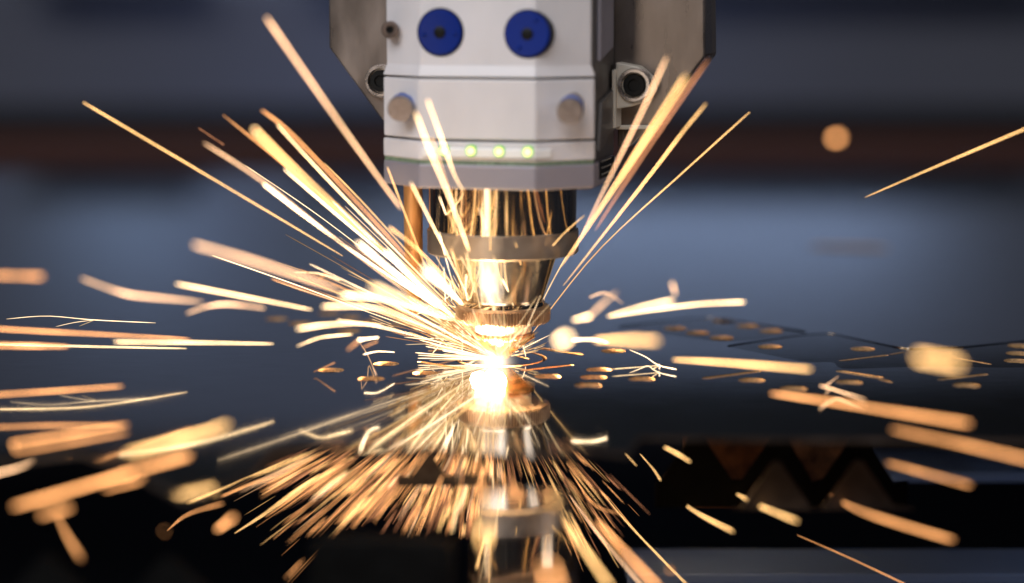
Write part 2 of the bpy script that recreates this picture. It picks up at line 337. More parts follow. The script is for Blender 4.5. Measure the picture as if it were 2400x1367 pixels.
# discs whose axis is the head's forward normal (-y), optionally tipped
def disc_mx(px, py, ly, tip=0.0):
    q = L(px, py, ly); return Matrix.Translation(q) @ Matrix.Rotation(math.radians(90 + tip), 4, 'X')
def lathe_part(name, prof, mx, m, parent, segs=48, wob=None, smooth=True):
    bm = bmesh.new(); add_lathe(bm, prof, segs, mx, wob); return bm_obj(name, bm, m, parent, smooth)
for px, py, dots in ((1031, 76, ((-36, 5), (36, 3))), (1236, 80, ((-19, 32), (20, -34)))):
    mx = disc_mx(px, py, FY + .0006); R = 52 * k
    cap = lathe_part('blue_cap', [(R, -.009), (R, 0), (R * .94, .0004), (R * .3, .0002), (R * .28, .0002)], mx, M['blue'], head)
    lathe_part('centre_hole', [(14 * k, -.002), (14 * k, .0004), (12 * k, .00055), (0, .00055)], mx, M['black'], cap, 32)
    lathe_part('recess_rim', [(56 * k, -.006), (56 * k, -.0007), (52 * k, -.0006), (52 * k, -.006)], mx, M['black'], cap, 48)
    for dx, dz in dots:
        m2 = disc_mx(px + dx, py + dz, FY + .0006); lathe_part('pin_hole', [(5.5 * k, -.001), (5.5 * k, .0005), (3.5 * k, .0009), (0, .0010)], m2, M['blue'], cap, 16)
# socket screw, upper left
mx = disc_mx(914, 70, FE - .0072) @ Matrix.Rotation(math.radians(14), 4, 'Y')
sc = lathe_part('socket_screw', [(20 * k, -.012), (20 * k, .0002), (17 * k, .0010), (10 * k, .0010), (9.5 * k, .0002), (0, .0002)], mx, M['screw'], head)
lathe_part('hex_socket', [(9 * k, -.001), (9 * k, .0006), (7 * k, .0005), (6.5 * k, .00025), (0, .00025)], mx, M['black'], sc, 6, smooth=False)
# thumb knobs
for px, py in ((937, 257), (1335, 263)):
    sgn = -1 if px < 1120 else 1
    ly = FE - (.006 if sgn < 0 else .0085)
    q_ = L(px, py, FY - .0022); mx = Matrix.Translation(q_) @ Matrix.Rotation(math.radians(7), 4, 'Z') @ Matrix.Rotation(math.radians(101), 4, 'X')
    kn = lathe_part('thumb_knob', [(25 * k, -.012), (25 * k, -.0030), (29.5 * k, -.0028), (29.5 * k, -.0004), (28 * k, .0002), (0, .0003)], mx, M['knob'], head, 72,
                    lambda j, i: (0.00012 if i % 2 else -0.00012) if j in (2, 3) else 0)
    lathe_part('blue_ring', [(24 * k, -.0052), (29.5 * k, -.0052), (29.5 * k, -.0034), (28.4 * k, -.0031), (24 * k, -.0031)], mx, M['bluering'], kn, 48)
# led bar
q0 = L(990, 345, FY); q1 = L(1288, 373, FY)
bm = bmesh.new(); add_prism(bm, [(-.0001, 0), (0, 0)][:0] or [(q0.x, FY - .0010), (HW, FY - .0010), (q1.x, FY + (q1.x - HW) * .84 - .0010), (q1.x, FY + (q1.x - HW) * .84 + .002), (q0.x, FY + .002)], q1.z, q0.z, 2)
M['lens'] = mat('led_lens', (0.78, 0.77, 0.75), 0.22, spec=0.6)
bar = bm_obj('led_bar', bm, M['lens'], head, bevel=0.0004)
for px, py in ((1040, 353), (1104, 354), (1170, 355.5), (1237, 356.5)):
    mx = disc_mx(px, py, FY - .0010)
    ld = lathe_part('led', [(13 * k, -.001), (13 * k, .0003), (10.5 * k, .0006), (10 * k, .0003)], mx, M['ledring'], bar, 24)
    lathe_part('led_lens', [(10.2 * k, 0), (10 * k, .0006), (6 * k, .0010), (0, .0012)], mx, M['led'], ld, 24)
# mounting plate behind the housing
LB = 0.0165
pl_pts = [(768, -170), (771, 112), (895, 282), (1150, 300), (1440, 300), (1523, 300), (1653, 132), (1650, -170)]
poly = [(L(x, y, LB).x, L(x, y, LB).z) for x, y in pl_pts]
bm = bmesh.new(); add_prism(bm, poly, LB, LB + .026, 1); mp = bm_obj('mounting_plate', bm, M['bracket'], head, bevel=0.0007)
poly = [(L(x, y, LB).x, L(x, y, LB).z) for x, y in [(1446, 302), (1519, 302), (1476, 345), (1446, 345)]]
bm = bmesh.new(); add_prism(bm, poly, LB + .001, LB + .02, 1); bm_obj('bracket_foot', bm, M['bracket'], head, bevel=0.0005)
poly = [(L(x, y, LB).x, L(x, y, LB).z) for x, y in [(1444, 293), (1526, 293), (1519, 303), (1444, 303)]]
bm = bmesh.new(); add_prism(bm, poly, LB - .002, LB + .01, 1); bm_obj('ledge_strip', bm, M['cream'], head, bevel=0.0004)
lug = [(L(x, y, LB - .008).x, L(x, y, LB - .008).z) for x, y in [(1443, 146), (1495, 156), (1524, 182), (1531, 215), (1510, 240), (1480, 250), (1443, 256)]]
bm = bmesh.new(); add_prism(bm, lug, LB - .008, LB + .001, 1); lg = bm_obj('bolt_lug', bm, M['cream'], head, bevel=0.0005)
lug2 = [(L(x, y, LB - .010).x, L(x, y, LB - .010).z) for x, y in [(1434, 165), (1443, 162), (1443, 300), (1434, 302)]]
bm = bmesh.new(); add_prism(bm, lug2, LB - .010, LB + .001, 1); bm_obj('lug_rib', bm, M['cream'], lg, bevel=0.0003)
kb = 0.664 / F
for px, py, ly, par in ((1487, 200, LB - .0082, lg), (893, 190, LB - .001, mp)):
    mx = disc_mx(px, py, ly); r = kb
    rg = lathe_part('bolt_washer', [(39 * r, -.004), (39 * r, .0006), (36 * r, .0014), (30 * r, .0014), (28 * r, -.0006), (0, -.0006)], mx, M['steel'], par, 48)
    lathe_part('bolt_head', [(26 * r, -.002), (26 * r, .0006), (24 * r, .0012), (14 * r, .0012), (13 * r, .0005), (0, .0005)], mx, M['black'], rg, 40)
# nozzle stack, turned about the axis (z heights read on the axis plane)
u = S0 / F
def turned(name, prof, m, segs=128, wob=None, parent=head):
    bm = bmesh.new(); add_lathe(bm, [(r * u, zax(y)) for r, y in prof], segs, None, wob); return bm_obj(name, bm, m, parent, True)
turned('barrel', [(171, 420), (171, 537), (168, 540)], M['chrome'])
turned('barrel_collar', [(166, 533), (173, 534.5), (175.5, 537), (175.5, 587), (173, 590), (120, 591)], M['collar'])
turned('cone_body', [(129, 589), (127, 592), (92, 702), (90, 706)], M['cone'])
turned('lock_ring', [(88, 702), (97, 703), (98, 706), (98, 714), (95, 716)], M['chrome'])
def teeth(j, i): return (-7 * u if (i % 4) in (2, 3) else 0) if j in (3, 4) else 0
turned('knurled_ring', [(90, 713), (104, 713.5), (108, 718), (111, 721.5), (111, 747), (107, 752), (70, 753)], M['knurl'], 384, teeth)
turned('ceramic_ring', [(60, 750), (67, 752), (67, 775), (64, 778), (50, 779)], M['ceramic'])
def fine(j, i): return (-1.6 * u if (i % 4) in (2, 3) else 0) if j in (2, 3) else 0
turned('nozzle_tip', [(50, 779), (71, 780), (74, 782), (74, 789), (71, 791.5), (36, 817), (19, 832), (15, 838), (5, 838), (4, 830)], M['copper'], 320, fine)
# copper tube left of the barrel
tp = P(968, 452, 0.672); bt = P(971, 737, 0.672)
tp = HI @ tp; bt = HI @ bt
bm = bmesh.new(); d = (tp - bt); mx = Matrix.Translation(bt) @ d.to_track_quat('Z', 'Y').to_matrix().to_4x4(); ln = d.length
add_lathe(bm, [(5 * u, .002), (7 * u, 0), (14 * u, .0004), (17 * u, .004), (22 * u, ln * .55), (23 * u, ln + .004)], 32, mx); bm_obj('copper_tube', bm, M['tube'], head, True)

# ------------------------------------------------------------------ sparks
spm = bpy.data.materials.new('spark_glow'); spm.use_nodes = True; nt = spm.node_tree; nt.nodes.clear()
at = nt.nodes.new('ShaderNodeAttribute'); at.attribute_name = 'glow_colour'; e = nt.nodes.new('ShaderNodeEmission'); oo = nt.nodes.new('ShaderNodeOutputMaterial')
nt.links.new(at.outputs['Color'], e.inputs[0]); nt.links.new(e.outputs[0], oo.inputs[0]); e.inputs[1].default_value = 1.0
try: spm.cycles.emission_sampling = 'FRONT_BACK'
except Exception: pass
COL = dict(w=(3.0, 2.1, 1.2), c=(1.35, 0.90, 0.45), y=(1.0, 0.56, 0.20), p=(0.84, 0.48, 0.25), o=(0.68, 0.29, 0.10), b=(0.28, 0.11, 0.05), d=(0.12, 0.045, 0.025))
class Trails:
    def __init__(s): s.v = []; s.f = []; s.c = []
    def add(s, pts, rad, cols, n=5):
        base = len(s.v); m = len(pts)
        for i, p in enumerate(pts):
            t = (pts[min(i + 1, m - 1)] - pts[max(i - 1, 0)])
            if t.length < 1e-9: t = Vector((1, 0, 0))
            t.normalize(); a = t.cross(Vector((0.13, 0.9, 0.41))); a.normalize(); b = t.cross(a)
            for j in range(n):
                an = 2 * math.pi * j / n; s.v.append(p + (a * math.cos(an) + b * math.sin(an)) * rad[i]); s.c.append(cols[i])
        for i in range(m - 1):
            for j in range(n):
                q = (j + 1) % n; s.f.append((base + i * n + j, base + i * n + q, base + (i + 1) * n + q, base + (i + 1) * n + j))
        s.f.append(tuple(base + j for j in range(n))); s.f.append(tuple(base + (m - 1) * n + j for j in reversed(range(n))))
    def build(s, name):
        c = sum(s.v, Vector()) / len(s.v)
        me = bpy.data.meshes.new(name); me.from_pydata([tuple(p - c) for p in s.v], [], s.f)
        ca = me.color_attributes.new('glow_colour', 'FLOAT_COLOR', 'POINT')
        for i, q in enumerate(s.c): ca.data[i].color = (q[0], q[1], q[2], 1)
        o = link(name, me, spm); o.location = c; return o
def cr(p, t):
    n = len(p) - 1; x = t * n; i = min(int(x), n - 1); f = x - i
    a = p[max(i - 1, 0)]; b = p[i]; c = p[i + 1]; d = p[min(i + 2, n)]
    return [0.5 * (2 * b[k] + (c[k] - a[k]) * f + (2 * a[k] - 5 * b[k] + 4 * c[k] - d[k]) * f * f + (3 * b[k] - a[k] - 3 * c[k] + d[k]) * f ** 3) for k in range(len(b))]
def on_sheet(px, py):                   # is there sheet (or the offcut) under this pixel
    if py < 1040: return 0.0
    if py > 1150 and 1132 < px < 1300: return Zo
    return None
def trail(tr, pts, colr, side='f', fade=0.75, n=14):
    """pts: (px, py, width px[, gain]) outer end to inner end"""
    pts = [tuple(p) + ((1.0,) if len(p) == 3 else ()) for p in pts]
    if len(pts) == 2: n = 8
    core = math.hypot(pts[-1][0] - 1165, pts[-1][1] - 835) < 215 and pts[-1][0] < 1120 and math.hypot(pts[0][0] - 1165, pts[0][1] - 835) > 260
    n = max(n, 14); V = []; R = []; Cc = []; f1, f2, f3 = (random.uniform(0, 6.28) for _ in range(3)); q1 = random.uniform(5, 11); q2 = random.uniform(14, 26)
    for i in range(n + 1):
        t = i / n; x, y, wd, gn = cr(pts, t); wd = max(wd, 1.2); wd = wd * (1.38 if wd < 40 else 1.2) if wd > 3 else wd; wd *= (1 - 0.62 * t ** 1.5) if core else 1.0
        th = min(wd, max(1.7, wd / 6.0)); c = max(0.0, wd - th)
        if wd < 3.2: th, c = wd, 0.0
        s = S0 / (1 + c / KB) if side == 'f' else S0 / (1 - min(c, KB * .9) / KB)
        zz = on_sheet(x, y)
        if zz is not None:
            lim = sheet_s(y, zz + 0.0012)
            if s > lim: s = lim
        cc = KB * abs(s - S0) / s
        E = max(1.0, 1.1 * cc / th)
        fd = 1.0
        if t < 0.12: fd = fade + (1 - fade) * t / 0.12
        if t > 0.88: fd = fade + (1 - fade) * (1 - t) / 0.12
        V.append(P(x, y, s)); R.append(th * 0.5 * s / F * (0.55 if i in (0, n) else 1)); g_ = E * gn * fd * (1 + 0.16 * math.sin(q1 * t + f1) + 0.12 * math.sin(q2 * t + f2))
        Cc.append(tuple(q * g_ for q in COL[colr]))
    tr.add(V, R, Cc)
def spark(label, colr, *pts, side='f', fade=0.75, extra=(), group='glowing sparks thrown out by the cut'):
    tr = Trails(); trail(tr, pts, colr, side, fade)
    for c2, ps in extra: trail(tr, ps, c2, side, fade)
    return tag(tr.build('spark'), label, 'spark', group)

# --- upper left fan
spark('long peach spark from beside the copper tube to the topmost point at left', 'p', (625, 42, 24, 1.1), (790, 280, 19, 1.15), (940, 490, 13))
spark('long straight yellow spark ending far up at the left over the dark rail', 'y', (195, 240, 9), (500, 420, 8, 1.1), (803, 600, 4))
spark('brownish pink spark below the faint brown one in the left fan', 'p', (478, 335, 15, .55), (608, 420, 14, 1), (780, 555, 10, .8), (960, 690, 8))
spark('thin brown spark with a bright knee in the upper left fan', 'o', (523, 270, 9, .45), (665, 385, 10, 1.2), (820, 520, 9, .9), (970, 650, 8, .8))
spark('faint red brown spark tip, outermost of the left fan', 'b', (465, 300, 7, .5), (525, 340, 7, .8))
spark('broad golden spark with a white ball at its upper end in the left fan', 'y', (595, 303, 27, 1.5), (700, 405, 25, 1.15), (860, 550, 20, 1.1), (1015, 695, 14, 1.2), extra=(('w', ((597, 304, 26, .8), (601, 307, 26, .8))),))
spark('orange spark lying beside a cream one, upper edge of the left fan', 'o', (613, 258, 13, .9), (690, 320, 13, 1.3), (860, 500, 10, 1.2), (960, 610, 8, 1))
spark('bright cream spark just below the orange one in the left fan', 'c', (650, 293, 11, 1.1), (800, 455, 10, 1.3), (1060, 722, 6, 1.5))
spark('white spark in the left fan starting below the brown knee', 'w', (666, 397, 10, .8), (850, 555, 8, .9), (1055, 725, 7))
spark('brightest straight white spark in the middle of the left fan', 'w', (618, 432, 13, .9), (800, 570, 11, 1.0), (1045, 735, 8))
spark('hair thin white spark along the upper side of the brightest streak', 'w', (575, 388, 1.8, .8), (760, 515, 1.8), (1000, 700, 2))
spark('thin yellow spark whose tip shows right of the golden one', 'y', (760, 382, 4, 1), (860, 485, 5, 1), (1000, 640, 5, 1))
spark('short white spark between the golden one and the tube', 'w', (780, 472, 5, .8), (890, 580, 7), (970, 660, 6))
spark('thick white spark in the left fan ending just short of the tube', 'w', (838, 568, 20, .8), (950, 660, 17), (1060, 740, 12))
spark('thick white spark crossing the lower copper tube', 'w', (905, 588, 17, .8), (980, 665, 16), (1065, 745, 12))
spark('orange spark with a round tip crossing the copper tube', 'y', (912, 532, 13, .95), (985, 590, 12, 1), (1090, 695, 8, 1.2))
spark('slim yellow spark in front of the grey base block by the tube', 'y', (908, 392, 6), (945, 490, 6), (1010, 660, 5))
spark('cream spark with a blunt tip just right of the copper tube', 'c', (963, 428, 12, 1), (1030, 560, 10, 1.1), (1100, 700, 8, 1.3))
spark('pale spark rising past the first lamp of the light bar, right of two', 'c', (1002, 234, 17, .7), (1035, 325, 15, 1.1), (1065, 410, 12, .6), (1085, 445, 10, .5))
spark('cream spark rising from the barrel to the left thumb knob', 'c', (974, 264, 18, .6), (1015, 370, 17, 1.2), (1060, 480, 14, .9), (1100, 590, 10, .9))
spark('dim peach spark before the first lamp of the light bar', 'p', (1013, 322, 10, .7), (1040, 405, 10, .6), (1075, 520, 8, .7))
spark('fat white comet shaped spark left of the cone', 'w', (995, 630, 36, .7), (1035, 665, 30, .9), (1085, 715, 16))
spark('fat cream comet shaped spark below the copper tube', 'c', (872, 675, 40, .8), (950, 705, 36, 1.1), (1060, 750, 22, 1.3))
spark('fat peach spark with a round end at mid height on the left', 'p', (455, 573, 32, 1.05), (620, 620, 29, 1), (800, 682, 20, .85))
spark('thin white spark along the underside of the fat peach one', 'w', (498, 599, 2.6, .8), (700, 670, 3), (900, 745, 2.6), (1100, 812, 2.4))
spark('small orange spark hugging the thin white one at left', 'o', (636, 654, 6, .8), (710, 680, 7, 1), (790, 707, 6, .8))
spark('straight cream spark pointing at the nozzle, left of the far holes', 'c', (412, 665, 17, 1.05), (560, 693, 15, 1.1), (730, 726, 11, 1))
spark('bowed peach spark with a bright bend at far left centre', 'p', (438, 735, 16, .5), (480, 720, 17, .9), (523, 713, 18, 1.5), (570, 716, 18, .9), (620, 723, 16, .75))
spark('kinked peach spark with a bright knot at the far left', 'p', (190, 652, 22, .5), (255, 676, 23, .7), (302, 690, 24, 1.3), (370, 698, 23, .8), (475, 708, 18, .7))
spark('wide rust coloured spark cut off by the left edge, uppermost there', 'o', (-20, 645, 32, .7), (100, 648, 34, .9))
spark('hair thin forked white spark near the left edge', 'w', (15, 748, 1.3, .6), (110, 741, 1.5, .8), (220, 750, 1.8, 1), (365, 757, 1.4, .8), extra=(('w', ((130, 766, 1.2, .4), (175, 756, 1.4, .6), (222, 750, 1.5, .8))), ('c', ((185, 765, 1.2, .4), (222, 750, 1.4, .8)))))
spark('orange cream spark from the left edge, just under the forked one', 'o', (-20, 770, 16, 1.4), (200, 782, 14, 1.3), (445, 794, 8, 1.1))
spark('short thick orange spark overlapped by a slim one at the left edge', 'o', (-20, 809, 19, 1.2), (80, 811, 18, 1.5), (160, 813, 15, .9))
spark('slim cream spark from the left edge through the thick orange one', 'c', (-20, 806, 6, 1.2), (200, 812, 6, 1.3), (437, 817, 4, 1.2))
spark('level cream spark left of the holes, blunt at both ends', 'c', (268, 801, 14, 1), (450, 803, 12, 1.1), (640, 806, 8, 1))
spark('long arched cream spark sweeping into the nozzle from the left', 'c', (757, 718, 19, 1.2), (880, 722, 17, 1.1), (980, 758, 11, 1.2), (1085, 808, 6, 1.5))
spark('bright cream spark with a white head left of the cone foot', 'c', (800, 692, 23, 1.7), (900, 703, 22, 1.2), (1045, 748, 14, 1.4))
spark('arched cream spark with a fat left head above the near holes', 'c', (697, 771, 19, 1.2), (790, 760, 17, 1.2), (890, 766, 13, 1.1), (1085, 818, 7, 1.4))
spark('short cream spark lying on the arched one above the near holes', 'c', (790, 751, 11, 1), (895, 764, 10, 1.1))
spark('curved spark fading from white to pink above the leftmost near hole', 'c', (696, 812, 10, .45), (745, 793, 10, .9), (785, 787, 9, 1.5), (826, 784, 8, 1))
spark('small white spark with a bright ball above the near holes', 'w', (840, 797, 13, 1.1), (862, 794, 9, .8), (888, 791, 8, .8), extra=(('o', ((815, 820, 14, .4), (840, 800, 16, .8))), ('o', ((850, 815, 10, .5), (885, 800, 10, .6)))))
spark('thin pale stalk falling from the white ball to the sheet', 'p', (845, 806, 3, .9), (863, 835, 3, .8), (882, 880, 2.4, .8))
spark('short curved white spark touching the pale stalk', 'w', (852, 831, 5, .9), (885, 824, 4.5), (925, 826, 3.2))
spark('small curved spark above the fat peach one', 'c', (690, 638, 5, .5), (745, 641, 6, .9), (797, 657, 6, 1.2))
spark('hair thin spark running past the small curved one', 'p', (650, 615, 1.5, .7), (850, 684, 1.6, 1.1), (1060, 795, 2, 1.6))
spark('dim brown dash above the leftmost near hole', 'o', (735, 872, 5, .25), (785, 850, 6, .6))
spark('small orange stub beside the fat cream comet', 'o', (765, 640, 9, .7), (748, 655, 9, .5))
# --- upper right
spark('pale peach spark in front of the mounting plate and its bolt', 'p', (1562, 135, 19, 1), (1510, 250, 17, 1), (1425, 425, 12, .9), (1340, 600, 5, .9))
spark('thickest golden spark rising right of the head', 'y', (1608, 178, 26, .95), (1530, 300, 22, 1.2), (1400, 500, 12, 1.2), (1315, 625, 6, 1.2))
spark('dim pink spark tucked behind the thickest golden one', 'b', (1660, 140, 16, .8), (1590, 240, 17, 1.3), (1490, 390, 14, 1.6), (1395, 540, 7, 1.2))
spark('yellow spark with a pink tip, second from outside on the right', 'y', (1655, 243, 12, .55), (1600, 310, 11, 1), (1520, 415, 9, 1.4), (1320, 670, 4, 1))
spark('outermost straight yellow spark on the right, reaching the ring', 'y', (1757, 263, 6, 1), (1600, 405, 5, 1.2), (1400, 590, 2.6, 1.2), (1250, 778, 2.4, 1.6))
spark('lone orange yellow spark slanting in from the right edge', 'y', (2420, 295, 10, .8), (2200, 388, 7, .95), (2027, 463, 4, .8))
spark('round orange ball of light before the dark rail at right', 'o', (1951, 326, 60, 1.9), (1969, 321, 60, 1.9))
spark('short bent orange spark in front of the collar at right', 'y', (1295, 577, 6, .9), (1325, 544, 6, .7), (1370, 505, 6, .5))
spark('thin cream spark along the cone edge at right', 'c', (1345, 570, 3, .8), (1300, 650, 3, 1), (1262, 725, 3, 1.2))
spark('small peanut shaped peach spark high over the sheet at right', 'p', (1575, 663, 22, .9), (1583, 690, 20, .95))
spark('upper cream spark of the two crossing right of the nozzle', 'c', (1578, 706, 24, 1.05), (1500, 722, 21, 1), (1425, 742, 15, .8))
spark('long bowed cream spark ending right over the six hole panel', 'c', (1745, 708, 17, 1.1), (1640, 713, 16, 1.1), (1530, 727, 14, 1), (1430, 743, 12, .5))
spark('dim pink spark slanting up right of the knurled ring', 'p', (1445, 685, 22, .35), (1410, 715, 23, .6), (1375, 748, 22, .5))
spark('small hooked peach spark right of the cone', 'p', (1382, 697, 10, 1), (1420, 687, 11, .6), (1460, 712, 12, .25))
spark('short bright cream spark between the ring and the crossing pair', 'c', (1345, 750, 20, 1), (1384, 741, 24, 1.5))
spark('big white glowing ball right of the copper nozzle', 'c', (1306, 801, 40, 1.7), (1318, 796, 58, 2.0), (1334, 788, 48, 1.0))
spark('curved white spark leaving the big white ball', 'w', (1340, 797, 11, .7), (1390, 796, 11, .8), (1425, 805, 11, .7))
spark('widest cream spark right of the white ball, blunt right end', 'y', (1395, 797, 24, 1.0), (1460, 797, 34, 1.15), (1540, 799, 46, 1.15))
spark('white spark touching down on the sheet with a star of thin branches', 'w', (1475, 820, 2.4, .8), (1512, 836, 2.6, .9), (1543, 856, 3), (1585, 866, 3), extra=(('c', ((1435, 865.5, 1.4, .6), (1543, 857, 1.4, .9))), ('w', ((1545, 853, 1.8, .6), (1546, 865, 2.0, .8))), ('c', ((1529, 866, 1.4, .7), (1545, 857, 1.6)))))
spark('long level cream spark right of the star, widening to the right', 'y', (1578, 843, 15, 1.2), (1700, 850, 20, 1.2), (1900, 866, 25, 1.15))
spark('very wide drum shaped peach glow near the right edge', 'y', (2150, 836, 68, 1.15), (2190, 842, 68, .95), (2250, 853, 68, .85))
spark('long orange spark, upper of the parallel pair at lower right', 'o', (1808, 922, 21, 1.1), (2000, 950, 28, 1.1), (2272, 993, 37, 1))
spark('dim orange spark, lower of the parallel pair, off the right edge', 'o', (2090, 1006, 32, .55), (2250, 1040, 35, .7), (2430, 1082, 38, .65))
spark('dull brown orange spark under the parallel pair at right', 'o', (2080, 1085, 25, .55), (2180, 1112, 28, .6), (2275, 1138, 30, .5))
spark('small forked peach spark above the long orange one', 'p', (1922, 904, 13, 1), (1950, 912, 12, 1), (2030, 938, 10, .35), extra=(('p', ((1935, 905, 8, .6), (1965, 882, 8, .25))),))
spark('short yellow spark dropping over the sheet edge right of centre', 'y', (1557, 1048, 12, .9), (1590, 1065, 13, .95), (1618, 1083, 12, .7))
spark('curved golden spark below the slat teeth, left of three', 'y', (1568, 1152, 6, .7), (1630, 1200, 11, 1), (1718, 1246, 17, .8))
spark('golden spark below the slat teeth, middle of three', 'y', (1713, 1150, 7, .6), (1780, 1186, 18, .85), (1868, 1222, 24, .85))
spark('long rust orange spark below the slat teeth, right of three', 'o', (1944, 1158, 10, .6), (2030, 1203, 26, .75), (2235, 1266, 30, .75))
spark('thin brown spark running off the bottom edge at right', 'o', (1868, 1254, 5, .5), (2000, 1312, 6, .7), (2140, 1378, 6, .7))
spark('tiny golden dash beside the pale blurred tooth', 'y', (1466, 1064, 6, .7), (1492, 1092, 6, .5))
spark('tapered golden spark leaning right of the pale blurred tooth', 'y', (1500, 1064, 3, .8), (1535, 1105, 6, .8), (1560, 1148, 8, .5))
spark('long fine yellow spark running to the lower right', 'y', (1405, 1148, 3, .8), (1470, 1225, 5, .9), (1570, 1330, 6, .9), (1620, 1380, 8, .7))
spark('small round orange ball near the bottom edge', 'o', (1567, 1337, 27, .8), (1574, 1336, 27, .8))
spark('broad peach spark leaving the bottom edge right of centre', 'o', (1400, 1220, 18, 1.2), (1470, 1300, 28, 1.2), (1545, 1380, 32, 1.1))
spark('widening golden spark under the collar mirror image', 'y', (1293, 1158, 7, .8), (1345, 1250, 24, .85), (1430, 1375, 34, .9))
spark('slender peach spark between the two broad ones at the bottom', 'p', (1335, 1160, 5, .8), (1400, 1250, 9, .8), (1510, 1380, 13, .7))
spark('curved brown spark beside the offcut corner', 'o', (1365, 1150, 6, .7), (1400, 1188, 9, .6), (1455, 1205, 9, .25))
spark('yellow drop shaped spark at the bottom left of the green stripe', 'y', (1140, 1225, 4, .9), (1128, 1280, 10, .9), (1115, 1333, 12, .9))
spark('wide short peach spark cut by the bottom edge right of the nozzle', 'o', (1285, 1325, 30, 1), (1303, 1390, 34, 1))
# --- lower left
spark('orange spark from the left edge, uppermost of three parallel ones', 'o', (-20, 926, 18, 1), (120, 917, 17, 1.1), (288, 905, 16, 1))
spark('orange spark from the left edge, lowest of three parallel ones', 'o', (-20, 1047, 27, .9), (140, 1022, 26, .95), (300, 995, 24, .8))
spark('brightest broad cream bar at the lower left', 'y', (300, 1062, 46, .85), (420, 1030, 44, 1.1), (535, 994, 38, .95))
spark('longest broad orange bar at the lower left', 'o', (30, 1188, 44, 1.2), (230, 1130, 42, 1.25), (445, 1066, 34, 1))
spark('brown bar along the lower side of the longest orange bar', 'o', (245, 1150, 28, .6), (350, 1120, 30, .75), (460, 1080, 26, .65))
spark('stubby rust coloured glow under the left end of the orange bar', 'o', (95, 1208, 46, .7), (165, 1190, 44, .75))
spark('dull brown glow trailing downward at far lower left', 'o', (132, 1205, 22, .45), (160, 1260, 30, .6), (190, 1310, 34, .35))
spark('tangled peach spark at the left edge over the slat tips', 'p', (-20, 1112, 26, .8), (40, 1098, 24, .8), (80, 1082, 22, .4))
spark('long golden spark with a square lower end left of the spray', 'y', (442, 1182, 14, .85), (540, 1143, 15, .9), (640, 1098, 12, .8), (720, 1062, 8, .5))
spark('orange spark along the underside of the square ended one', 'o', (520, 1165, 10, 1), (580, 1140, 12, 1), (645, 1113, 11, .8))
spark('tapering brown spark below the square ended golden one', 'o', (392, 1244, 3, .8), (440, 1206, 10, .7), (522, 1180, 16, .5))
spark('stubby amber glow at the lower left of the spray', 'o', (508, 1242, 26, 1.2), (548, 1212, 34, 1.2))
spark('dim brown ball of light at the lower left', 'o', (383, 1245, 42, .32), (388, 1246, 42, .32))
spark('fine pointed yellow spark reaching the lower left', 'y', (550, 1250, 4, .8), (620, 1205, 8, .9), (700, 1148, 12, .9), (830, 1072, 8, .5))
spark('small cream dash alone over the sheet at left', 'c', (555, 1068, 10, .4), (612, 1047, 9, .5))

# --- the spray that comes at the camera across the sheet: short streaks, each one its own
rnd = random.Random(11)
NAMEC = dict(y='golden', o='orange', c='cream', p='peach', w='white')
def spray(n, ar, rr, lr, cols, where, srange=(0.585, 0.662), thp=(1.2, 3.2), mass=None):
    k_ = 0
    while k_ < n:
        a = math.radians(rnd.uniform(*ar)); r = rr[0] + (rr[1] - rr[0]) * rnd.random() ** 0.9; ln = rnd.uniform(*lr) * (0.55 + 0.6 * r / rr[1])
        x0, y0 = 1152 + rnd.uniform(-22, 22), 850; x1, y1 = x0 - r * math.cos(a), y0 + r * math.sin(a); x2, y2 = x1 + ln * math.cos(a), y1 - ln * math.sin(a)
        if y1 > 1262 and 690 < x1 < 1060: continue
        if y2 < 1034: continue
        if y1 > 1400 or (y1 > 1165 and 1125 < x1 < 1335): continue
        s1 = rnd.uniform(*srange); s2 = min(0.66, s1 + rnd.uniform(0.004, 0.02)); cn = rnd.choice(cols); gain = rnd.choice((rnd.uniform(.3, .7), rnd.uniform(.5, 1.3))); th = rnd.uniform(*thp)
        V = []; R = []; Cc = []; m = 8
        for j in range(m + 1):
            t = j / m; px = x1 + (x2 - x1) * t; py = y1 + (y2 - y1) * t; s_ = s1 + (s2 - s1) * t
            zz = on_sheet(px, py)
            if zz is not None: s_ = min(s_, sheet_s(py, zz + .0012))
            cc = KB * abs(s_ - S0) / s_; E = max(1, 1.0 * cc / th)
            V.append(P(px, py, s_)); R.append(th / 2 * s_ / F * (0.15 + 0.85 * math.sin(math.pi * (0.04 + 0.92 * t)) ** 0.7)); Cc.append(tuple(q * E * gain * (0.6 + 0.4 * math.sin(math.pi * t)) for q in COL[cn]))
        k_ += 1
        if mass: mass.add(V, R, Cc, 4); continue
        tr = Trails(); tr.add(V, R, Cc, 4)
        blur = KB * abs(s1 - S0) / s1
        tag(tr.build('spark'), ('long ' if ln > 75 else 'short ') + ('sharp ' if blur < 9 else 'blurred ') + NAMEC[cn] + ' streak ' + where, 'spark', 'streaks of the spray below the nozzle')
spray(62, (24, 50), (290, 720), (50, 170), 'yoooop', 'of the spray fanning far down to the left')
spray(48, (48, 70), (260, 480), (40, 120), 'yoooop', 'of the spray falling down left of the nozzle')
spray(36, (72, 93), (230, 430), (30, 80), 'yoopc', 'among those falling upright below the nozzle', (0.575, 0.66), (1.5, 4.5))
spray(26, (98, 130), (230, 560), (40, 130), 'yoo', 'of the thin spray falling right of the nozzle', (0.61, 0.662), (1.0, 2.2))
tr = Trails()
spray(150, (24, 52), (270, 620), (30, 170), 'yoooobbb', '', (0.60, 0.665), (0.9, 2.4), tr)
spray(140, (50, 76), (200, 480), (25, 120), 'yoooobbb', '', (0.60, 0.665), (0.9, 2.4), tr)
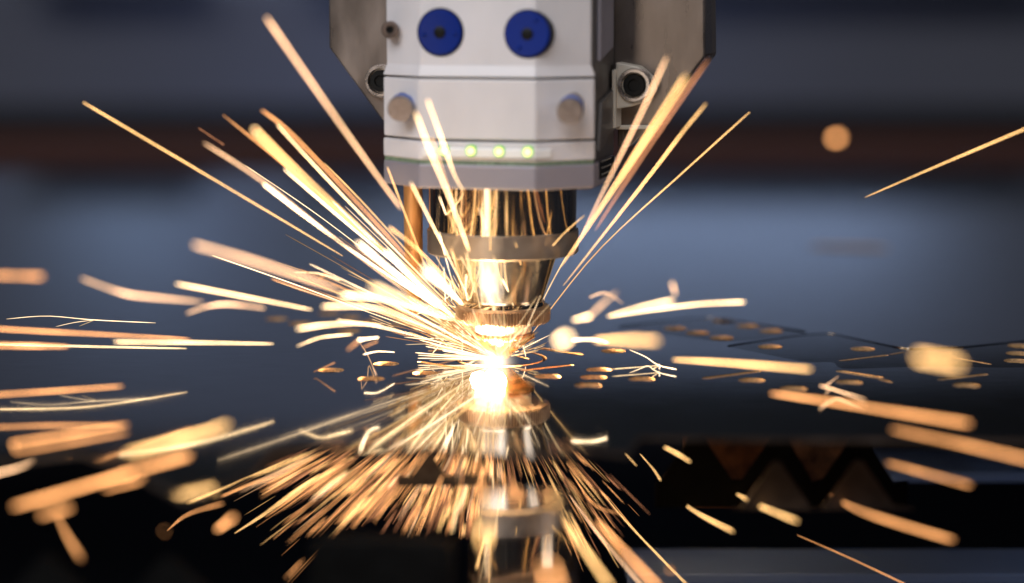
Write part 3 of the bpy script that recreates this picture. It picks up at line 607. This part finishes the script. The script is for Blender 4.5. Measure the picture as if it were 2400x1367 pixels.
spray(100, (74, 100), (190, 420), (20, 80), 'yoooobbb', '', (0.59, 0.665), (0.9, 3.0), tr)
spray(80, (98, 136), (215, 520), (25, 120), 'yoobb', '', (0.62, 0.665), (0.8, 1.6), tr)
o = tr.build('fine_spray'); tag(o, 'mass of fine orange streaks raining down under the sheet edge', 'spark spray', None, 'stuff')
# --- the uncountable spray at the cut itself
tr = Trails()
for i in range(105):            # fine fan up and to the left
    an = math.radians(rnd.gauss(147, 13)); d0 = rnd.uniform(0, 60); d1 = d0 + abs(rnd.gauss(60, 110)) + 30
    x0, y0 = 1165 + rnd.uniform(-18, 18), 838 + rnd.uniform(-10, 8)
    bend = rnd.uniform(-.06, .10); wd = rnd.choice([1.2, 1.4, 1.7, 2.0, 2.6, 3.4])
    pts = []
    for t in (1, .66, .33, 0):
        d = d0 + (d1 - d0) * t; a2 = an + bend * t * t; pts.append((x0 + d * math.cos(a2), min(846, y0 - d * math.sin(a2)), wd, rnd.uniform(.7, 1.1)))
    trail(tr, pts, rnd.choice('wcyyo'), rnd.choice('fb'), n=9)
for i in range(200):            # short golden dashes low beside the nozzle, doubled in the sheet
    an = math.radians(rnd.uniform(92, 160)); d0 = rnd.uniform(70, 250); ln = rnd.uniform(15, 60); x0, y0 = 1150 + rnd.uniform(-20, 20), 846
    if y0 - d0 * math.sin(an) < 660: continue
    wd = rnd.choice([1.4, 1.8, 2.4, 3.0]); trail(tr, [(x0 + (d0 + ln) * math.cos(an), y0 - (d0 + ln) * math.sin(an), wd, .8), (x0 + d0 * math.cos(an), y0 - d0 * math.sin(an), wd, 1.2)], rnd.choice('yyoc'))
for i in range(46):             # long thin lines filling the left fan
    an = math.radians(rnd.uniform(132, 161)); d1 = rnd.uniform(230, 620); d0 = rnd.uniform(20, 120); x0, y0 = 1165, 840; wd = rnd.choice([1.3, 1.6, 2.2, 3.5, 6])
    trail(tr, [(x0 + d1 * math.cos(an), y0 - d1 * math.sin(an), wd, .35), (x0 + .5 * (d0 + d1) * math.cos(an), y0 - .5 * (d0 + d1) * math.sin(an) - 4, wd, .6), (x0 + d0 * math.cos(an), y0 - d0 * math.sin(an), wd * .7, .9)], rnd.choice('wcypo'), n=10)
for i in range(34):             # low level streaks skimming the sheet
    an = math.radians(rnd.uniform(165, 182)); d1 = rnd.uniform(40, 190); x0, y0 = 1160, 842
    trail(tr, [(x0 + d1 * math.cos(an), min(846, y0 - d1 * math.sin(an)), 2.2), (x0, y0, 3)], rnd.choice('wwc'))
for i in range(46):             # thin upright ones across barrel and cone
    x = rnd.gauss(1150, 55); y1 = rnd.uniform(640, 780); an = math.radians(rnd.uniform(80, 118)); ln = rnd.uniform(40, 240)
    x2 = x + ln * math.cos(an); y2 = y1 - ln * math.sin(an)
    trail(tr, [(x2, y2, rnd.choice([2, 4, 7, 10]), .45), ((x + x2) / 2 + rnd.uniform(-6, 6), (y1 + y2) / 2, 4, .6), (x, y1, 2.5, .9)], rnd.choice('ccyyw'), n=8)
for i in range(90):             # hair thin rays all round the tip, in front of the nozzle and to its right
    an = math.radians(rnd.uniform(8, 125)); d0 = rnd.uniform(8, 60); d1 = d0 + rnd.uniform(25, 150) * rnd.random(); x0, y0 = 1172 + rnd.uniform(-25, 25), 838; wd = rnd.choice([1.1, 1.3, 1.6, 2.0])
    trail(tr, [(x0 + d1 * math.cos(an), y0 - d1 * math.sin(an), wd, .5), (x0 + .5 * (d0 + d1) * math.cos(an) + rnd.uniform(-3, 3), y0 - .5 * (d0 + d1) * math.sin(an), wd, .9), (x0 + d0 * math.cos(an), y0 - d0 * math.sin(an), wd, 1.1)], rnd.choice('wccy'), n=8)
    tr.v[-15 * 5:] = [p - FWD * 0.022 * (1 if an > 0.5 else 0) for p in tr.v[-15 * 5:]]
for i in range(26):             # crooked curls round the knurled ring
    x, y = rnd.gauss(1105, 28), rnd.uniform(690, 835); an = rnd.uniform(0, 6.28); pts = [(x, y, 1.9, 1)]
    for q in range(rnd.randint(2, 4)):
        an += rnd.uniform(-.9, .9); x += 24 * math.cos(an); y += 24 * math.sin(an); pts.append((x, min(845, y), 1.9, 1))
    trail(tr, pts, 'w', n=9)
for ps in (((1225, 808, 2), (1230, 825, 2), (1232, 836, 2)), ((1240, 770, 1.8), (1226, 800, 2), (1224, 812, 2)), ((1083, 770, 2.2), (1084, 800, 2.4), (1082, 846, 2.4))): trail(tr, ps, 'w')
o = tr.build('spark_spray'); tag(o, 'dense tangle of hair thin white sparks bursting from the nozzle tip', 'spark spray', None, 'stuff')
# white hot plasma under the nozzle: a small glowing cloud, brightest at its core
vm = bpy.data.materials.new('plasma_cloud'); vm.use_nodes = True; nt = vm.node_tree; nt.nodes.clear()
tc = nt.nodes.new('ShaderNodeTexCoord'); vl = nt.nodes.new('ShaderNodeVectorMath'); vl.operation = 'LENGTH'
mr = nt.nodes.new('ShaderNodeMapRange'); mr.inputs['From Min'].default_value = 0; mr.inputs['From Max'].default_value = 1; mr.inputs['To Min'].default_value = 1; mr.inputs['To Max'].default_value = 0
pw = nt.nodes.new('ShaderNodeMath'); pw.operation = 'POWER'; pw.inputs[1].default_value = 3.2
ml = nt.nodes.new('ShaderNodeMath'); ml.operation = 'MULTIPLY'; ml.inputs[1].default_value = 850
em = nt.nodes.new('ShaderNodeEmission'); em.inputs[0].default_value = (1, 0.80, 0.56, 1); ou = nt.nodes.new('ShaderNodeOutputMaterial')
nt.links.new(tc.outputs['Object'], vl.inputs[0]); nt.links.new(vl.outputs['Value'], mr.inputs['Value']); nt.links.new(mr.outputs[0], pw.inputs[0]); nt.links.new(pw.outputs[0], ml.inputs[0])
nt.links.new(ml.outputs[0], em.inputs[1]); nt.links.new(em.outputs[0], ou.inputs['Volume'])
bm = bmesh.new(); bmesh.ops.create_icosphere(bm, subdivisions=3, radius=1.0); pm_ = bm_obj('plasma_glow', bm, vm)
pm_.location = (-0.0030, -0.009, 0.0016); pm_.scale = (0.0105, 0.008, 0.0085)
tag(pm_, 'white hot glow of the cut between nozzle and sheet', 'glow', None, 'stuff')
